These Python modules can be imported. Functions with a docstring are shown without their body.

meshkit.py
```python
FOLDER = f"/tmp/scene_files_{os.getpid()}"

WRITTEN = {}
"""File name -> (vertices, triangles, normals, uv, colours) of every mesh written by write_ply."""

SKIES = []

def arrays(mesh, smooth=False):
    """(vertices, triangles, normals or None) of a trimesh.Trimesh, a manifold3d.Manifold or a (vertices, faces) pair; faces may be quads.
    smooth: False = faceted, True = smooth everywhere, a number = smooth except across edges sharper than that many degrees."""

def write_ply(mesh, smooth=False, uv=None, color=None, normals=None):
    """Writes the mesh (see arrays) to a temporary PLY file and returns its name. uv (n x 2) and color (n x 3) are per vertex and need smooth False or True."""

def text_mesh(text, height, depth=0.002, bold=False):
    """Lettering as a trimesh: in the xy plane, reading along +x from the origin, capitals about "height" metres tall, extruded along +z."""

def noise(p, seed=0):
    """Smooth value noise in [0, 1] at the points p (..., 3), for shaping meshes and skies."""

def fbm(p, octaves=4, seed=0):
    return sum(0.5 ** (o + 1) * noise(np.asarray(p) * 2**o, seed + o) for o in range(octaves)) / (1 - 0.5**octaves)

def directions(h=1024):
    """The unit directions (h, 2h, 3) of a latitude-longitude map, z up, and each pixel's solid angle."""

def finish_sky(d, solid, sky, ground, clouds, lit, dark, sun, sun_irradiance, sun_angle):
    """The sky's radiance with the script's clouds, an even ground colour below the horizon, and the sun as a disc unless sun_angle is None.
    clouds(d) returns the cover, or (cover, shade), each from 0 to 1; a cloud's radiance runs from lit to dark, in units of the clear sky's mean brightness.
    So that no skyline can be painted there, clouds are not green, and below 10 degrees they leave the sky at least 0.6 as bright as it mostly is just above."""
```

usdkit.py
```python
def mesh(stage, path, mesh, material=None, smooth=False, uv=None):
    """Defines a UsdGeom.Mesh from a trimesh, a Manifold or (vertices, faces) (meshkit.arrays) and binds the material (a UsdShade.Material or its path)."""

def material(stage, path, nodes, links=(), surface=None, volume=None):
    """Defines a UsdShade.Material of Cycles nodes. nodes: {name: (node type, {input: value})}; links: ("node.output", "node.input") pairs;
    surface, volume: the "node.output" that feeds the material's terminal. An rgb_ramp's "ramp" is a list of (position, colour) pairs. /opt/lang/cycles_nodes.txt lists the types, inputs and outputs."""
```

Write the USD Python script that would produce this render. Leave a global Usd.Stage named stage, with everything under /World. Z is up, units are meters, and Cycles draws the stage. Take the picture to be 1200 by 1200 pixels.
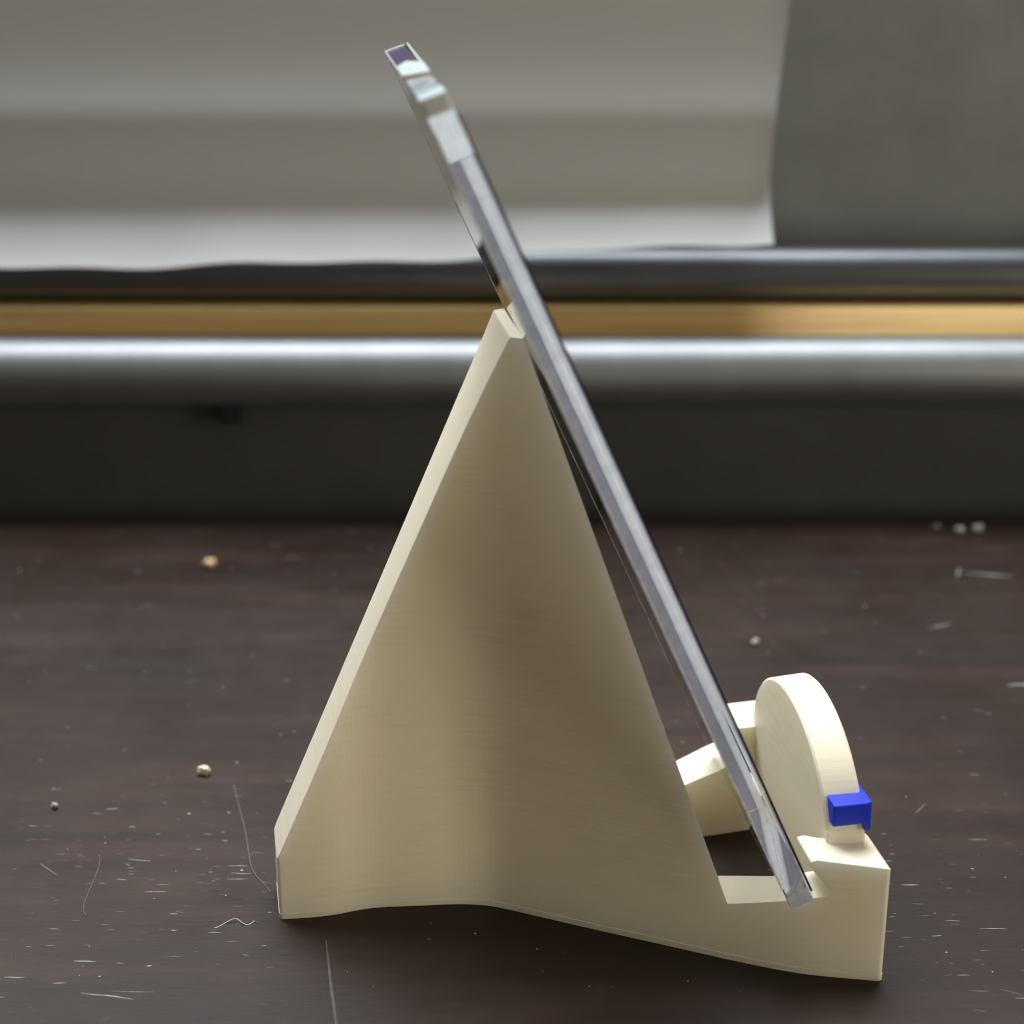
import math, random
import numpy as np, trimesh, manifold3d as m3, usdkit, meshkit
from pxr import Usd, UsdGeom, UsdLux, Gf, Sdf, UsdShade

random.seed(7); rng = np.random.default_rng(7)
MM = 0.001
stage = Usd.Stage.CreateInMemory()
UsdGeom.SetStageUpAxis(stage, UsdGeom.Tokens.z); UsdGeom.SetStageMetersPerUnit(stage, 1.0)
UsdGeom.Xform.Define(stage, '/World'); stage.SetDefaultPrim(stage.GetPrimAtPath('/World'))
UsdGeom.Scope.Define(stage, '/World/Looks')

# ------------------------------------------------------------------ camera
PITCH = 18.91
cam = UsdGeom.Camera.Define(stage, '/World/camera')
cam.AddTranslateOp().Set(Gf.Vec3d(0, -162.4 * MM, 127.7 * MM))
cam.AddRotateXOp().Set(90 - PITCH)
cam.CreateHorizontalApertureAttr(36.0); cam.CreateVerticalApertureAttr(36.0); cam.CreateFocalLengthAttr(60.0)
cam.CreateVerticalApertureOffsetAttr(-36.0 * 150 / 1200)        # lens shift: the picture is the lower part of a taller frame
cam.CreateClippingRangeAttr(Gf.Vec2f(0.01, 20))
cam.CreateFStopAttr(20.0); cam.CreateFocusDistanceAttr(0.203)
cam.CreateExposureAttr(0.0)

# ------------------------------------------------------------------ light: a large soft window overhead and behind, a weak warm one on the right
usdkit.material(stage, '/World/Looks/room', {"b": ("background_shader", {"color": (1.0, 0.93, 0.80), "strength": 0.15})}, surface="b.background")
dome = UsdLux.DomeLight.Define(stage, '/World/room_light')
UsdShade.MaterialBindingAPI.Apply(dome.GetPrim()).Bind(UsdShade.Material.Get(stage, '/World/Looks/room'))


def rect(name, pos, target, w, h, power, color):
    l = UsdLux.RectLight.Define(stage, '/World/' + name)
    z = (np.array(pos, float) - np.array(target, float)); z /= np.linalg.norm(z)
    x = np.cross([0, 1, 0.01], z); x /= np.linalg.norm(x); y = np.cross(z, x)
    M = Gf.Matrix4d(*x, 0, *y, 0, *z, 0, *map(float, pos), 1)
    l.AddTransformOp().Set(M)
    l.CreateWidthAttr(w); l.CreateHeightAttr(h); l.CreateIntensityAttr(power); l.CreateColorAttr(Gf.Vec3f(*color))
    return l


rect('window_light', (-0.10, 0.36, 0.88), (0, 0.05, 0.03), 0.85, 0.50, 15.5, (0.93, 0.98, 1.03))
rect('side_window_light', (0.62, -0.36, 0.11), (0, 0.0, 0.03), 0.50, 0.22, 8.0, (1.0, 0.93, 0.77))

# ------------------------------------------------------------------ helpers
used = {}


def numbered(path):
    n = used.get(path, 0); used[path] = n + 1
    return path if n == 0 else f'{path}_{n:03d}'


def tag(p, label=None, cat=None, group=None, kind=None):
    for k, v in (('label', label), ('category', cat), ('group', group), ('kind', kind)):
        if v: p.SetCustomDataByKey(k, v)
    return p


def obj(name, mesh, mat, parent=None, smooth=30):
    base = '/World' if parent is None else str(parent.GetPath())
    v, f, _ = meshkit.arrays(mesh, False)
    t = trimesh.Trimesh(np.asarray(v) * MM, f, process=True)
    return usdkit.mesh(stage, numbered(base + '/' + name), t, '/World/Looks/' + mat, smooth=smooth).GetPrim()


def thing(name, label, cat, loc=(0, 0, 0), rotz=0, group=None):
    x = UsdGeom.Xform.Define(stage, numbered('/World/' + name))
    x.AddTranslateOp().Set(Gf.Vec3d(*[c * MM for c in loc])); x.AddRotateZOp().Set(rotz)
    return tag(x.GetPrim(), label, cat, group)


def mat(name, nodes, links=(), surface='p.BSDF'):
    return usdkit.material(stage, '/World/Looks/' + name, nodes, links, surface=surface)


def box(x0, x1, y0, y1, z0, z1):
    b = trimesh.creation.box([x1 - x0, y1 - y0, z1 - z0]); b.apply_translation([(x0 + x1) / 2, (y0 + y1) / 2, (z0 + z1) / 2])
    return b


def rounded(x0, x1, y0, y1, z0, z1, r):
    s = m3.Manifold.sphere(r, 16)
    return m3.Manifold.batch_hull([s.translate([x, y, z]) for x in (x0 + r, x1 - r) for y in (y0 + r, y1 - r) for z in (z0 + r, z1 - r)])


CS = m3.CrossSection


def soften(c, rc, rv):
    return c.offset(-rc, m3.JoinType.Round, 2, 24).offset(rc + rv, m3.JoinType.Round, 2, 24).offset(-rv, m3.JoinType.Round, 2, 24)



# ------------------------------------------------------------------ materials
def pla(name, col, layer=True, sss=0.22):
    n = {"g": ("texture_coordinate", {}),
         "m": ("mapping", {"scale": (1, 1, 1)}),
         "w": ("wave_texture", {"wave_type": "bands", "bands_direction": "z", "scale": 1400.0, "distortion": 1.2, "detail": 2.0, "detail_scale": 0.4}),
         "ns": ("noise_texture", {"scale": 420.0, "detail": 5.0, "roughness": 0.65}),
         "nl": ("noise_texture", {"scale": 70.0, "detail": 3.0}),
         "ms": ("mapping", {"scale": (90, 90, 2600)}),
         "nst": ("noise_texture", {"scale": 1.0, "detail": 3.0}),
         "mul": ("math", {"math_type": "multiply_add", "value2": 0.6, "value3": 0.0}),
         "c": ("rgb_ramp", {"ramp": [(0.25, tuple(0.80 * c for c in col)), (0.55, col), (0.8, tuple(min(1, 1.10 * c) for c in col))]}),
         "b0": ("bump", {"strength": 0.07, "distance": 0.00006}),
         "b1": ("bump", {"strength": 0.28, "distance": 0.00012}),
         "p": ("principled_bsdf", {"roughness": 0.48, "ior": 1.46, "subsurface_weight": sss, "subsurface_scale": 0.0012, "subsurface_radius": (1.0, 0.75, 0.5)})}
    l = [("g.object", "w.vector"), ("g.object", "ns.vector"), ("g.object", "nl.vector"), ("g.object", "ms.vector"), ("ms.vector", "nst.vector"),
         ("nst.fac", "mul.value1"), ("nl.fac", "mul.value3"), ("mul.value", "c.fac"), ("c.color", "p.base_color"),
         ("w.fac", "b0.height"), ("b0.normal", "b1.normal"), ("ns.fac", "b1.height"), ("b1.normal", "p.normal")]
    return mat(name, n, l)


pla('ivory_plastic', (0.80, 0.72, 0.545))
pla('blue_plastic', (0.002, 0.022, 0.50), sss=0.05)

mat('table_wood', {
    "g": ("geometry", {}),
    "ma": ("mapping", {"scale": (14, 160, 160)}), "na": ("noise_texture", {"scale": 1.0, "detail": 6.0, "roughness": 0.6, "distortion": 0.4}),
    "nb": ("noise_texture", {"scale": 19.0, "detail": 6.0, "roughness": 0.66}),
    "mx": ("mix_float", {"fac": 0.5}),
    "c": ("rgb_ramp", {"ramp": [(0.25, (0.007, 0.0035, 0.0022)), (0.5, (0.0215, 0.0108, 0.0067)), (0.72, (0.050, 0.0255, 0.0165))]}),
    "mf": ("mapping", {"scale": (160, 1500, 1500)}), "nf": ("noise_texture", {"scale": 1.0, "detail": 4.0, "roughness": 0.7}),
    "nr": ("noise_texture", {"scale": 70.0, "detail": 5.0, "roughness": 0.65}),
    "r": ("map_range", {"from_min": 0.3, "from_max": 0.7, "to_min": 0.40, "to_max": 0.58}),
    "b1": ("bump", {"strength": 0.12, "distance": 0.0002}),
    "nd": ("noise_texture", {"scale": 900.0, "detail": 3.0}),
    "b2": ("bump", {"strength": 0.12, "distance": 0.0001}),
    "p": ("principled_bsdf", {"ior": 1.5, "specular_ior_level": 0.27})},
    [("g.position", "ma.vector"), ("ma.vector", "na.vector"), ("g.position", "nb.vector"), ("na.fac", "mx.a"), ("nb.fac", "mx.b"), ("mx.result", "c.fac"),
     ("c.color", "p.base_color"), ("g.position", "mf.vector"), ("mf.vector", "nf.vector"), ("g.position", "nr.vector"), ("nr.fac", "r.value"), ("r.result", "p.roughness"),
     ("nf.fac", "b1.height"), ("g.position", "nd.vector"), ("nd.fac", "b2.height"), ("b1.normal", "b2.normal"), ("b2.normal", "p.normal")])


def simple(name, col, rough=0.5, noise=0.1, scale=120.0, bump=0.0, **kw):
    lo, hi = tuple(max(0, c * (1 - noise)) for c in col), tuple(min(1, c * (1 + noise)) for c in col)
    return mat(name, {"g": ("geometry", {}), "n": ("noise_texture", {"scale": scale, "detail": 5.0, "roughness": 0.6}),
                      "c": ("rgb_ramp", {"ramp": [(0.3, lo), (0.7, hi)]}), "b": ("bump", {"strength": bump, "distance": 0.0003}),
                      "p": ("principled_bsdf", {"roughness": rough, **kw})},
               [("g.position", "n.vector"), ("n.fac", "c.fac"), ("c.color", "p.base_color"), ("n.fac", "b.height"), ("b.normal", "p.normal")])


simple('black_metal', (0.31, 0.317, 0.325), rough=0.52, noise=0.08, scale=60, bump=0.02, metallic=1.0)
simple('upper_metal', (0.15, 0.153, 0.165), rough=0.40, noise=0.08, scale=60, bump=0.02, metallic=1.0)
simple('dark_panel', (0.050, 0.048, 0.044), rough=0.6, noise=0.18, scale=45, bump=0.1)
simple('grey_wall', (0.245, 0.252, 0.248), rough=0.8, noise=0.10, scale=70, bump=0.3)
simple('black_rubber', (0.008, 0.008, 0.010), rough=0.6)
simple('dust_pale', (0.42, 0.39, 0.35), rough=0.8)
simple('scratch_pale', (0.20, 0.185, 0.17), rough=0.6, noise=0.5, scale=900)
simple('scratch_faint', (0.065, 0.056, 0.052), rough=0.6, noise=0.5, scale=900)
simple('crumb_cream', (0.80, 0.68, 0.46), rough=0.7, noise=0.12, scale=900)
simple('crumb_orange', (0.78, 0.50, 0.30), rough=0.7, noise=0.15, scale=900)
simple('hair_grey', (0.16, 0.14, 0.135), rough=0.5)
simple('tape_white', (0.47, 0.475, 0.45), rough=0.45, noise=0.06, scale=700, subsurface_weight=0.3, subsurface_scale=0.001)
simple('speck_black', (0.01, 0.01, 0.01), rough=0.6)
mat('strip_wood', {
    "g": ("geometry", {}), "m": ("mapping", {"scale": (16, 500, 900)}), "n": ("noise_texture", {"scale": 1.0, "detail": 5.0, "roughness": 0.6, "distortion": 0.5}),
    "c": ("rgb_ramp", {"ramp": [(0.3, (0.46, 0.27, 0.10)), (0.5, (0.64, 0.42, 0.17)), (0.75, (0.76, 0.53, 0.25))]}),
    "p": ("principled_bsdf", {"roughness": 0.5})},
    [("g.position", "m.vector"), ("m.vector", "n.vector"), ("n.fac", "c.fac"), ("c.color", "p.base_color")])
mat('paper', {
    "g": ("geometry", {}), "n": ("noise_texture", {"scale": 900.0, "detail": 4.0}), "b": ("bump", {"strength": 0.15, "distance": 0.0001}),
    "d": ("principled_bsdf", {"base_color": (0.58, 0.585, 0.58), "roughness": 0.75}),
    "t": ("translucent_bsdf", {"color": (0.72, 0.68, 0.60)}), "x": ("mix_closure", {"fac": 0.22})},
    [("g.position", "n.vector"), ("n.fac", "b.height"), ("b.normal", "d.normal"), ("d.BSDF", "x.closure1"), ("t.BSDF", "x.closure2")], surface="x.closure")
mat('clear_acrylic', {"p": ("principled_bsdf", {"base_color": (0.985, 0.985, 1.0), "roughness": 0.015, "ior": 1.49, "transmission_weight": 1.0})})
def frosted(name, lo, hi, t=0.65):
    mat(name, {
        "g": ("geometry", {}), "n": ("noise_texture", {"scale": 700.0, "detail": 3.0}), "c": ("rgb_ramp", {"ramp": [(0.3, lo), (0.7, hi)]}),
        "d": ("diffuse_bsdf", {}), "t": ("translucent_bsdf", {}), "x": ("mix_closure", {"fac": t})},
        [("g.position", "n.vector"), ("n.fac", "c.fac"), ("c.color", "d.color"), ("c.color", "t.color"), ("d.BSDF", "x.closure1"), ("t.BSDF", "x.closure2")], surface="x.closure")


frosted('frosted_edge', (0.52, 0.52, 0.56), (0.62, 0.62, 0.655))  # grey and pale tones put the sheet's light stripes into the colour
frosted('frosted_edge_pale', (0.84, 0.86, 0.89), (0.95, 0.96, 0.97))
frosted('frosted_line', (0.84, 0.87, 0.90), (0.93, 0.95, 0.96))
frosted('frosted_tip', (0.84, 0.88, 0.89), (0.96, 0.97, 0.97), 0.75)
simple('glint_far', (0.22, 0.23, 0.25), rough=0.5, noise=0.6, scale=400)
simple('glint_white', (0.76, 0.83, 0.92), rough=0.45, noise=0.25, scale=900)
simple('frosted_foot', (0.55, 0.56, 0.70), rough=0.3, noise=0.25, scale=700)
mat('lilac_film', {"p": ("principled_bsdf", {"base_color": (0.055, 0.045, 0.095), "roughness": 0.25})})
simple('hazy_glass_tone', (0.26, 0.29, 0.31), rough=0.3, noise=0.5, scale=500)
mat('navy_refraction', {"p": ("principled_bsdf", {"base_color": (0.016, 0.017, 0.04), "roughness": 0.25})})

# ------------------------------------------------------------------ setting: table, rail structure behind it
table = tag(obj('table', rounded(-420, 420, -260, 131.5, -25, 0, 1.0), 'table_wood'), 'dark espresso wood table top with pale scratches and dust', 'table', kind='structure')
tag(obj('back_panel', rounded(-420, 420, 140.5, 144, -60, 24, 0.5), 'dark_panel'), 'dark panel behind the far table edge below the lower tube', 'panel', kind='structure')
tag(obj('wall', box(-500, 500, 174, 178, -60, 130), 'grey_wall'), 'mottled grey wall behind the paper and tubes', 'wall', kind='structure')


def tube(y, z, r):
    c = trimesh.creation.cylinder(radius=r, height=840, sections=72)
    c.apply_transform(trimesh.transformations.rotation_matrix(math.pi / 2, [0, 1, 0])); c.apply_translation([0, y, z])
    return c


lt = thing('metal_tube', 'glossy black tube below the wood strip with a broad white highlight', 'tube', (0, 138.5, 27.2))
obj('tube', tube(0, 0, 6.4), 'black_metal', lt, smooth=40)
clip = rounded(-2.2, 2.2, -3.5, -0.4, -9.6, -4.8, 0.5)
obj('mounting_lug', clip.translate([-52, 0, 0]), 'black_rubber', lt)
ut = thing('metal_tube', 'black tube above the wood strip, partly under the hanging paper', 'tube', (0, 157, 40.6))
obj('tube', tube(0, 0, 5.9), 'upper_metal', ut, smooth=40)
tag(obj('wood_strip', m3.Manifold.extrude(soften(CS([[(143.4, 32.7), (143.6, 31.3), (158, 31.3), (158, 36.2), (146.2, 36.2)]]), .2, .05), 840).rotate([90, 0, 90]).translate([-420, 0, 0]), 'strip_wood'), 'narrow light brown wood strip between the two black tubes', 'wood strip')

# ------------------------------------------------------------------ hanging paper
prof = np.array([(106, 137.8), (98, 137.4), (90, 136.7), (84, 135.6), (79.5, 134.2), (76, 133.1), (73.2, 132.95), (70.3, 133.6), (67, 134.5), (64, 134.8), (61.3, 134.2), (58.6, 132.8), (56.3, 130.8), (54.2, 128.3), (52.5, 125.6), (51.3, 122.9)])
prof[:, 0] -= 2 + (96 - prof[:, 0]) * 0.053; prof[:, 1] += 18
from scipy.interpolate import CubicSpline
arc = np.r_[0, np.cumsum(np.hypot(*np.diff(prof, axis=0).T))]
cs = CubicSpline(arc, prof)
U = np.linspace(0, arc[-1], 70); X = 1 - np.linspace(1, 0, 110) ** 1.3
pts = []
for j, u in enumerate(U):
    z, y = cs(u)
    fr = u / arc[-1]
    xr = 49.2 + 2.0 * (1 - fr) ** 2 - 1.3 * fr ** 3 - 1.0 * math.exp(-((fr - .55) / .2) ** 2)
    for t in X:
        x = -330 + (xr + 330) * t
        curl = max(0.0, fr - 0.7) / 0.3
        dz = curl * (2.2 * (x + 60) / 108 + 2.2 * max(0, (x + 30) / 80) ** 1.3 + 0.35 * math.sin(x * .11) + 0.25 * math.sin(x * .23 + 1))
        edge = 1.6 * math.exp(-(xr - x) / 1.6) * (1 - .6 * fr)
        pts.append((x, y - edge * 0.5 + 0.5 * math.sin(x * .035) * fr, z + dz))
pts = np.array(pts); n, mm_ = len(X), len(U)
idx = np.arange(mm_ * n).reshape(mm_, n)
quad = np.stack([idx[:-1, :-1], idx[1:, :-1], idx[1:, 1:], idx[:-1, 1:]], -1).reshape(-1, 4)
tri = np.vstack([quad[:, [0, 1, 2]], quad[:, [0, 2, 3]]])
sheet = trimesh.Trimesh(pts, tri, process=False)
back = pts + sheet.vertex_normals * -0.22
rim_loop = np.r_[idx[0, :], idx[1:, -1], idx[-1, -2::-1], idx[-2:0:-1, 0]]
N0 = len(pts); rim = []
for a, b in zip(rim_loop, np.roll(rim_loop, -1)): rim += [(a, b, b + N0), (a, b + N0, a + N0)]
pm = trimesh.Trimesh(np.vstack([pts, back]), np.vstack([tri, tri[:, ::-1] + N0, np.array(rim)]), process=False)
trimesh.repair.fix_normals(pm)
tag(obj('paper_sheet', pm, 'paper', smooth=50), 'off white paper sheet hanging behind, lower edge curling forward over the upper tube', 'paper')

# ------------------------------------------------------------------ the stand (own frame: s along it, d away from the camera, z up)
YAW = 10.32
stand = thing('display_stand', 'ivory 3D printed easel stand with round disc emblem and blue bar at its front', 'stand', (0, 0, 0), YAW)
near_side = CubicSpline([-25.5, -21, -18.4, -16.2, -13.6, -10.5, -7, -4.4, -2.2, 0, 2, 4, 6.5, 9.9, 14, 19.9, 25, 29.5, 33, 35.8, 39, 42.0],
                        [16.15, 15.85, 15.95, 16.25, 16.35, 16.05, 15.65, 15.35, 14.9, 14.15, 13.1, 11.9, 10.4, 8.35, 5.95, 2.5, -.5, -3.0, -4.7, -5.75, -6.8, -7.8])
plan_pts = [(x, float(near_side(x))) for x in np.linspace(-25.5, 41.7, 110)] + [
            (41.6, -0.4), (35.6, -0.9), (30.9, 1.1), (25.8, 4.5), (17.5, 9.5), (14.5, 13.5), (15.5, 18), (20, 21.5), (26, 23.6), (31.9, 23.9), (41.7, 24.8),
            (41.7, 31.4), (33, 30.2), (26, 29.0), (12, 26.0), (1, 23.2), (-25.5, 23.0)]
plan = soften(CS([plan_pts]), 0.45, 0.9)
prof_pts = [(-25.5, -1), (-25.5, 8.3), (2.15, 72.9), (3.45, 72.9), (25.1, 7.5), (35.75, 10.95), (33.4, 14.0), (33.2, 15.0), (33.9, 15.35), (41.3, 14.95), (41.9, 14.4), (41.9, -1)]
profile = soften(CS([prof_pts[::-1]]), 0.25, 0.12)
wall = m3.Manifold.extrude(profile, 60).rotate([90, 0, 0]).translate([0, 50, 0])
solid = m3.Manifold.extrude(plan, 80) ^ wall
foot = m3.Manifold.extrude(plan.offset(0.05, m3.JoinType.Round, 2, 24), 0.75)
body = solid + foot
obj('body', body, 'ivory_plastic', stand, smooth=False)

PHI = 0.06
DC, DR, DT = np.array([36.2, 11.6, 13.4]), 13.9, 4.55


def disc_frame(m):
    return m.rotate([0, 90, 0]).rotate([0, -math.degrees(PHI), 0]).translate(list(DC))


prof_d = [(0, 0), (DR - 0.25, 0), (DR, 0.25), (DR, DT - 0.25), (DR - 0.25, DT), (0, DT)]
disc = m3.Manifold.revolve(CS([prof_d]), 160)
disc = disc_frame(disc).trim_by_plane([0, 0, 1], 0.0)
disc = disc - body
obj('disc', disc, 'ivory_plastic', stand, smooth=28)
# blue bar across the front of the disc, standing out at both rims
bar_z = (17.75, 20.5)
bar = rounded(36.35, 40.5, -2.75, 24.9, bar_z[0], bar_z[1], 0.22)
plate = rounded(40.2, 40.95, -2.6, 24.7, bar_z[0] - 1.0, bar_z[1], 0.15)
obj('bar', (bar + plate) - disc.scale([1, 1, 1]), 'blue_plastic', stand, smooth=28)

# ------------------------------------------------------------------ the clear acrylic sheet leaning on the stand
th = math.atan(0.333)
NV, UV = np.array([math.cos(th), 0, math.sin(th)]), np.array([-math.sin(th), 0, math.cos(th)])
F0 = np.array([25.24, -0.24, 7.53])
D0, D1 = -5.2, 27.0


def P(u, d, w):
    return F0 + NV * u + UV * w + np.array([0, d - F0[1], 0])


def rear(d, w): return 6.05 - 0.0929 * w + 0.5 * (d - D0) / (D1 - D0)


TH = 2.85


def pane_pt(k, d, w):                 # k = 0 on the rear face, 1 on the front face
    return P(rear(d, w) + k * (TH - 0.0022 * w), d, w)


pane = thing('acrylic_sheet', 'clear acrylic sheet leaning back on the ivory stand, pale edge to the viewer', 'clear sheet', (0, 0, 0), YAW)


def hull(points): return m3.Manifold.hull_points([tuple(map(float, p)) for p in points])


W0, W1 = 0.06, 100.1
g = []
for w in (W0, W1):
    for d, k in ((D0, .06), (D0, .94), (D0 + .12, 0), (D0 + .12, 1), (D1 - .12, 0), (D1 - .12, 1), (D1, .06), (D1, .94)):
        g.append(pane_pt(k, d, w))
obj('sheet', hull(g), 'clear_acrylic', pane, smooth=20)


def band(w0, w1, section, n=60, wob=0.0, seed=0):      # a strip along the near edge: section = [(k, d)], closed
    rows = []
    ws = np.linspace(w0, w1, n)
    for i, w in enumerate(ws):
        for j, (k, d) in enumerate(section):
            q = meshkit.noise(np.array([w * 0.9, j * 3.7, seed + .5])) - .5
            rows.append(pane_pt(k + wob * q, d + wob * q * 1.5, w))
    m = len(section); f = []
    for i in range(n - 1):
        for j in range(m):
            a, b = i * m + j, i * m + (j + 1) % m
            f += [(a, b, b + m), (a, b + m, a + m)]
    for j in range(1, m - 1): f += [(0, j + 1, j), ((n - 1) * m, (n - 1) * m + j, (n - 1) * m + j + 1)]
    t = trimesh.Trimesh(np.array(rows), f, process=False); trimesh.repair.fix_normals(t)
    return t


E0 = D0 - 0.03
# the sawn far edge, seen through the length of the sheet: light stripes painted as a grey band, a pale band and a bright line, tape left on its upper end
def far(k0, k1, w0, w1, mt, name='edge', n=60, wob=.006, seed=3):
    return obj(name, band(w0, w1, [(k0, D1 + .02), (k0, D1 + .16), (k1, D1 + .16), (k1, D1 + .02)], n, wob, seed), mt, pane, smooth=False)


far(.01, .66, .07, 88.6, 'frosted_edge')
far(.665, .715, .07, 88.6, 'frosted_line', seed=5)
far(.72, .99, .07, 88.6, 'frosted_edge_pale', seed=7)
far(.01, .99, 88.7, 96.6, 'frosted_tip', 'tape_scrap', 14, .02, 9)
far(.01, .99, 96.7, 99.8, 'frosted_edge_pale', seed=11)
obj('edge_glint', band(2.8, 97.0, [(-.02, E0 + .12), (-.02, E0 - .02), (.05, E0 - .06), (.06, E0 - .02)], 120, 0.02, 13), 'glint_white', pane, smooth=False)  # bright highlight along the near rear corner, painted as a white strip
obj('edge_glint', band(5.5, 99.0, [(-.012, D1 - .10), (-.015, D1 + .02), (.04, D1 + .05), (.04, D1 - .02)], 160, 0.03, 21), 'glint_far', pane, smooth=False)  # faint light line of the far corner, put in as a paler strip
obj('edge_line', band(1.2, 98.0, [(1.004, E0 + .30), (1.004, E0 - .05), (1.09, E0 - .05), (1.09, E0 + .30)], 60, 0.006, 4), 'navy_refraction', pane, smooth=False)  # dark refraction line at the front corner, painted as a navy strip
obj('tape_scrap', band(98.6, 100.4, [(-0.01, E0 + .02), (0.0, E0 - .25), (0.12, E0 - .34), (0.95, E0 - .14), (0.98, E0 + .02)], 8, 0.07, 6), 'tape_white', pane, smooth=False)


def top_patch(corners, h0, h1):                         # a patch lying on the top end face: corners = [(k, d)]
    return hull([pane_pt(k, d, W1 + h) for k, d in corners for h in (h0, h1)])


LD = D1 - D0
obj('tape_scrap', top_patch([(-.02, D0 - .4), (.98, D0 - .5), (.99, D0 + .10 * LD), (.55, D0 + .05 * LD), (.02, D0 + .06 * LD)], .02, .30), 'tape_white', pane)
obj('tape_scrap', top_patch([(-.02, D0 + .42 * LD), (.97, D0 + .34 * LD), (1.0, D0 + .52 * LD), (.45, D0 + .64 * LD), (.0, D0 + .60 * LD)], .02, .45), 'tape_white', pane)
obj('end_film_and_tone', top_patch([(.06, D0 + .62 * LD), (.74, D0 + .58 * LD), (.78, D1 - .6), (.06, D1 - .6)], .02, .08), 'lilac_film', pane)
obj('end_film_and_tone', top_patch([(.03, D0 + .09 * LD), (.96, D0 + .09 * LD), (.96, D0 + .40 * LD), (.03, D0 + .43 * LD)], .015, .05), 'hazy_glass_tone', pane)  # grey-blue tone painted over clear glass in place of light seen through it
for cs_ in ([(-.03, D0 + .6 * LD), (.025, D0 + .6 * LD), (.02, D1), (-.03, D1)], [(0, D1 - .45), (.78, D1 - .6), (.8, D1), (0, D1)], [(.88, D0 + .5 * LD), (.99, D0 + .5 * LD), (.99, D1), (.93, D1)]):
    obj('burr', top_patch(cs_, .02, .22), 'tape_white', pane)
obj('edge_foot', band(0.1, 2.0, [(0.02, E0 + .02), (0.02, E0 - .30), (0.95, E0 - .30), (0.95, E0 + .02)], 8, 0.02, 8), 'frosted_foot', pane, smooth=False)
for k0, k1, wa, wb in ((.05, .5, 2.0, 2.55), (.45, .80, 2.3, 3.4), (.72, .95, 2.2, 3.9)):
    c0, c1 = pane_pt(k0, E0 - .42, wa), pane_pt(k1, E0 - .42, wb)
    up = UV * .22
    obj('chip', hull([p + o + dd for p in (c0, c1) for o in (up, -up) for dd in (np.zeros(3), np.array([0, .35, 0]))]), 'tape_white', pane)
obj('speck', hull([pane_pt(0, d, w) - NV * h for d, w in ((24.2, 24.6), (24.9, 23.9), (24.6, 25.2), (25.3, 24.2)) for h in (.05, .12)]), 'speck_black', pane)

# ------------------------------------------------------------------ small things on the table
def crumb(name, x, y, r, matn, label, sc=(1, 1, 1), seed=0):
    s = trimesh.creation.icosphere(4, r); s.vertices *= sc
    s.vertices += ((meshkit.noise(s.vertices * 1.7 / r + 5, seed)[:, None] - .5) * .9 + (meshkit.fbm(s.vertices * 6 / r + 9, 3, seed)[:, None] - .5) * .45) * s.vertex_normals * r
    s.apply_translation([x, y, -s.bounds[0, 2] * .95])
    return tag(obj(name, s, matn, smooth=60), label, 'crumb')


crumb('crumb', -42.6, 43.6, 0.68, 'crumb_cream', 'cream crumb on the table left of the stand', (1.25, .8, .8), 1)
crumb('crumb', -52.9, 110.8, 0.85, 'crumb_orange', 'blurred pale orange crumb on the table far left near the panel', (1.25, .8, .7), 2)
crumb('crumb', 38.9, 82.0, 0.55, 'dust_pale', 'tiny pale speck on the table above the disc', (1, .9, .7), 3)



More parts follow.
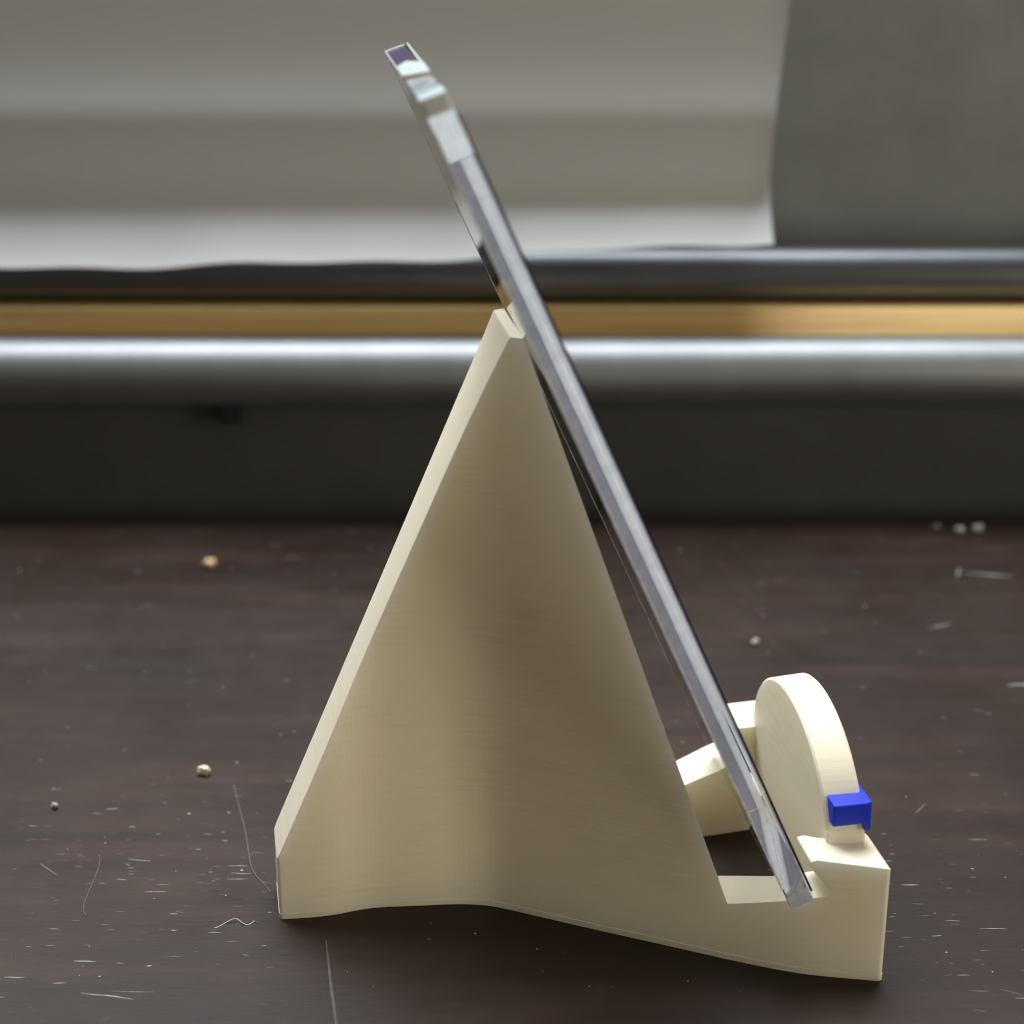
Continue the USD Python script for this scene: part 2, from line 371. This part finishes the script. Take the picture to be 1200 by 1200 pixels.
def sliver(x, y, length, width, ang=0.0, h=0.012, n=7, seed=0, pinch=True):
    """A thin raised sliver of torn finish lying on the table: n cross-sections, uneven width."""
    t = np.linspace(0, 1, n); v, f = [], []
    for i, a in enumerate(t):
        wv = width * (0.25 + 0.75 * math.sin(math.pi * min(max(a, .06), .94))) * (0.6 + 0.8 * meshkit.noise(np.array([a * 5 + seed * 7.1, .3, .7])))
        off = (meshkit.noise(np.array([a * 3 + seed * 3.3, 5.3, .2])) - .5) * width * 1.2
        cx_, cy_ = (a - .5) * length, off
        for yy, zz in ((-wv / 2, 0.002), (wv / 2, 0.002), (0, h)):
            X_, Y_ = cx_, cy_ + yy
            v.append((x + X_ * math.cos(ang) - Y_ * math.sin(ang), y + X_ * math.sin(ang) + Y_ * math.cos(ang), zz))
    for i in range(n - 1):
        for j in range(3):
            a, b = i * 3 + j, i * 3 + (j + 1) % 3
            f += [(a, b, b + 3), (a, b + 3, a + 3)]
    f += [(0, 2, 1), (3 * n - 3, 3 * n - 2, 3 * n - 1)]
    m = trimesh.Trimesh(np.array(v), f, process=False); trimesh.repair.fix_normals(m)
    return m


big = [(-49.6, 3.4, 2.6, .22, 0), (-45.7, -2.6, 6.2, .17, -.17), (-34.6, 22.2, 2.4, .13, -.03), (-34.0, 20.6, 2.6, .13, -.04), (-34.3, 19.4, 2.6, .12, -.02), (-47.4, 23.4, 3.0, .12, -.15), (-44.0, 16.8, 2.8, .12, 0),
       (-57.0, 0.6, 2.4, .14, 0), (-51.6, -0.4, 1.6, .13, 0), (-42.0, 2.6, .6, .18, 0), (-58.0, -2.8, 1.6, .16, -.05), (-58.5, 21.5, 3.6, .09, -.75), (-43.0, -1.9, 5.0, .08, -.03),
       (49.5, 18.2, 2.2, .13, .02), (57.5, 9.5, 3.2, .12, -.02), (53.0, 11.0, 1.8, .1, 0), (60.5, 28.0, 2.5, .12, .02), (54.5, 35, 3.5, .08, .9), (46.5, 33.2, 1.4, .12, .02), (64.0, 43.5, 1.6, .1, 0), (51.8, 1.0, 1.4, .11, 0), (58.0, -3.0, 2.6, .12, -.03),
       (77.5, 68.8, 4.0, .5, .06), (70.0, 88.5, 4.2, .35, .3), (83.0, 108.0, 8.0, .5, -.12), (78.0, 109.0, 4.0, .4, 1.2)]
SCR, FNT = [], []
for k, (x, y, l_, w_, a_) in enumerate(big): SCR.append(sliver(x, y, l_, w_, a_, seed=k))
for k in range(210):
    left = rng.random() < .68
    if left:
        x, y = rng.uniform(-66, -26), rng.normal(21, 11)
    else:
        x, y = rng.uniform(45, 74), rng.normal(16, 15)
    if y < -10 or y > 62: continue
    if rng.random() < .35: y = round(y / 3.1) * 3.1 + rng.normal(0, .12)          # many follow one drag line
    (SCR if rng.random() < .30 else FNT).append(sliver(x, y, rng.uniform(.25, 1.7) * (.6 + .5 * rng.random()), rng.uniform(.05, .15), rng.normal(-.01, .05), seed=100 + k, n=5))
for k in range(70):
    x, y = rng.uniform(-95, 95), rng.uniform(-8, 128)
    FNT.append(sliver(x, y, rng.uniform(.3, 2.6), rng.uniform(.06, .22) * (1 + y / 80), rng.normal(0, .5), seed=600 + k, n=5))
tag(obj('scratch', trimesh.util.concatenate(SCR), 'scratch_pale', smooth=False), 'pale short scratches in the dark table top', 'scratches', kind='stuff')
tag(obj('faint_scratch', trimesh.util.concatenate(FNT), 'scratch_faint', smooth=False), 'faint fine scratches spread over the dark table top', 'scratches', kind='stuff')
DST = []
for k in range(190):
    x, y = rng.uniform(-95, 95), rng.uniform(-8, 128)
    b = trimesh.creation.icosphere(1, rng.uniform(.035, .10) * (1 + .6 * (rng.random() < .1))); b.vertices *= (1.3, 1, .6); b.apply_translation([x, y, .03]); DST.append(b)
tag(obj('dust', trimesh.util.concatenate(DST), 'dust_pale', smooth=60), 'fine pale dust specks scattered over the table top', 'dust', kind='stuff')


def fibre(name, pts, r, matn, label, cat):
    p = CubicSpline(np.linspace(0, 1, len(pts)), np.array(pts, float))(np.linspace(0, 1, 40)); v, f = [], []
    for i, q in enumerate(p):
        t = p[min(i + 1, 39)] - p[max(i - 1, 0)]; t /= np.linalg.norm(t); a = np.cross(t, [0, 0, 1]); a /= np.linalg.norm(a); b = np.cross(a, t)
        for j in range(6): v.append(q + r * (a * math.cos(j * math.pi / 3) + b * math.sin(j * math.pi / 3)))
    for i in range(39):
        for j in range(6):
            A, B = i * 6 + j, i * 6 + (j + 1) % 6; f += [(A, B, B + 6), (A, B + 6, A + 6)]
    m = trimesh.Trimesh(np.array(v), f, process=False); trimesh.repair.fix_normals(m)
    return tag(obj(name, m, matn, smooth=60), label, cat)


fibre('hair', [(-38.1, 41.0, .06), (-36.4, 35.0, .05), (-34.6, 28.7, .06), (-33.1, 22.5, .05), (-31.6, 19.3, .06), (-29.8, 16.6, .06)], .05, 'hair_grey', 'long fine grey hair on the table left of the stand foot', 'hair')
fibre('fibre', [(-35.6, 9.5, .07), (-34.4, 10.5, .08), (-33.2, 10.9, .35), (-32.2, 10.3, .1), (-31.0, 10.9, .07)], .06, 'dust_pale', 'short curled pale fibre in front of the stand foot', 'fibre')
fibre('hair', [(-52.8, 24.5, .05), (-52.2, 20.0, .05), (-52.3, 15.0, .05), (-51.4, 12.0, .05)], .035, 'hair_grey', 'short faint hair at the left of the scratched area', 'hair')
tag(obj('groove', sliver(-19.9, -4.5, 24, .30, -1.40, h=.02, n=16, seed=77), 'scratch_faint', smooth=False), 'long thin score line running towards the viewer before the stand', 'score line')
crumb('crumb', 82.4, 126.0, 0.7, 'dust_pale', 'middle of three blurred pale specks by the panel at right', (1, .9, .7), 4)
crumb('crumb', 85.9, 126.5, 0.85, 'dust_pale', 'brightest of three blurred pale specks by the panel at right', (1, .9, .7), 5)
crumb('crumb', 78.4, 127.3, 0.6, 'hair_grey', 'faintest of three blurred specks by the panel at right', (1, .9, .7), 6)
crumb('crumb', -61.2, 35.3, 0.42, 'dust_pale', 'tiny white speck at the left above the scratches', (1, .9, .7), 7)
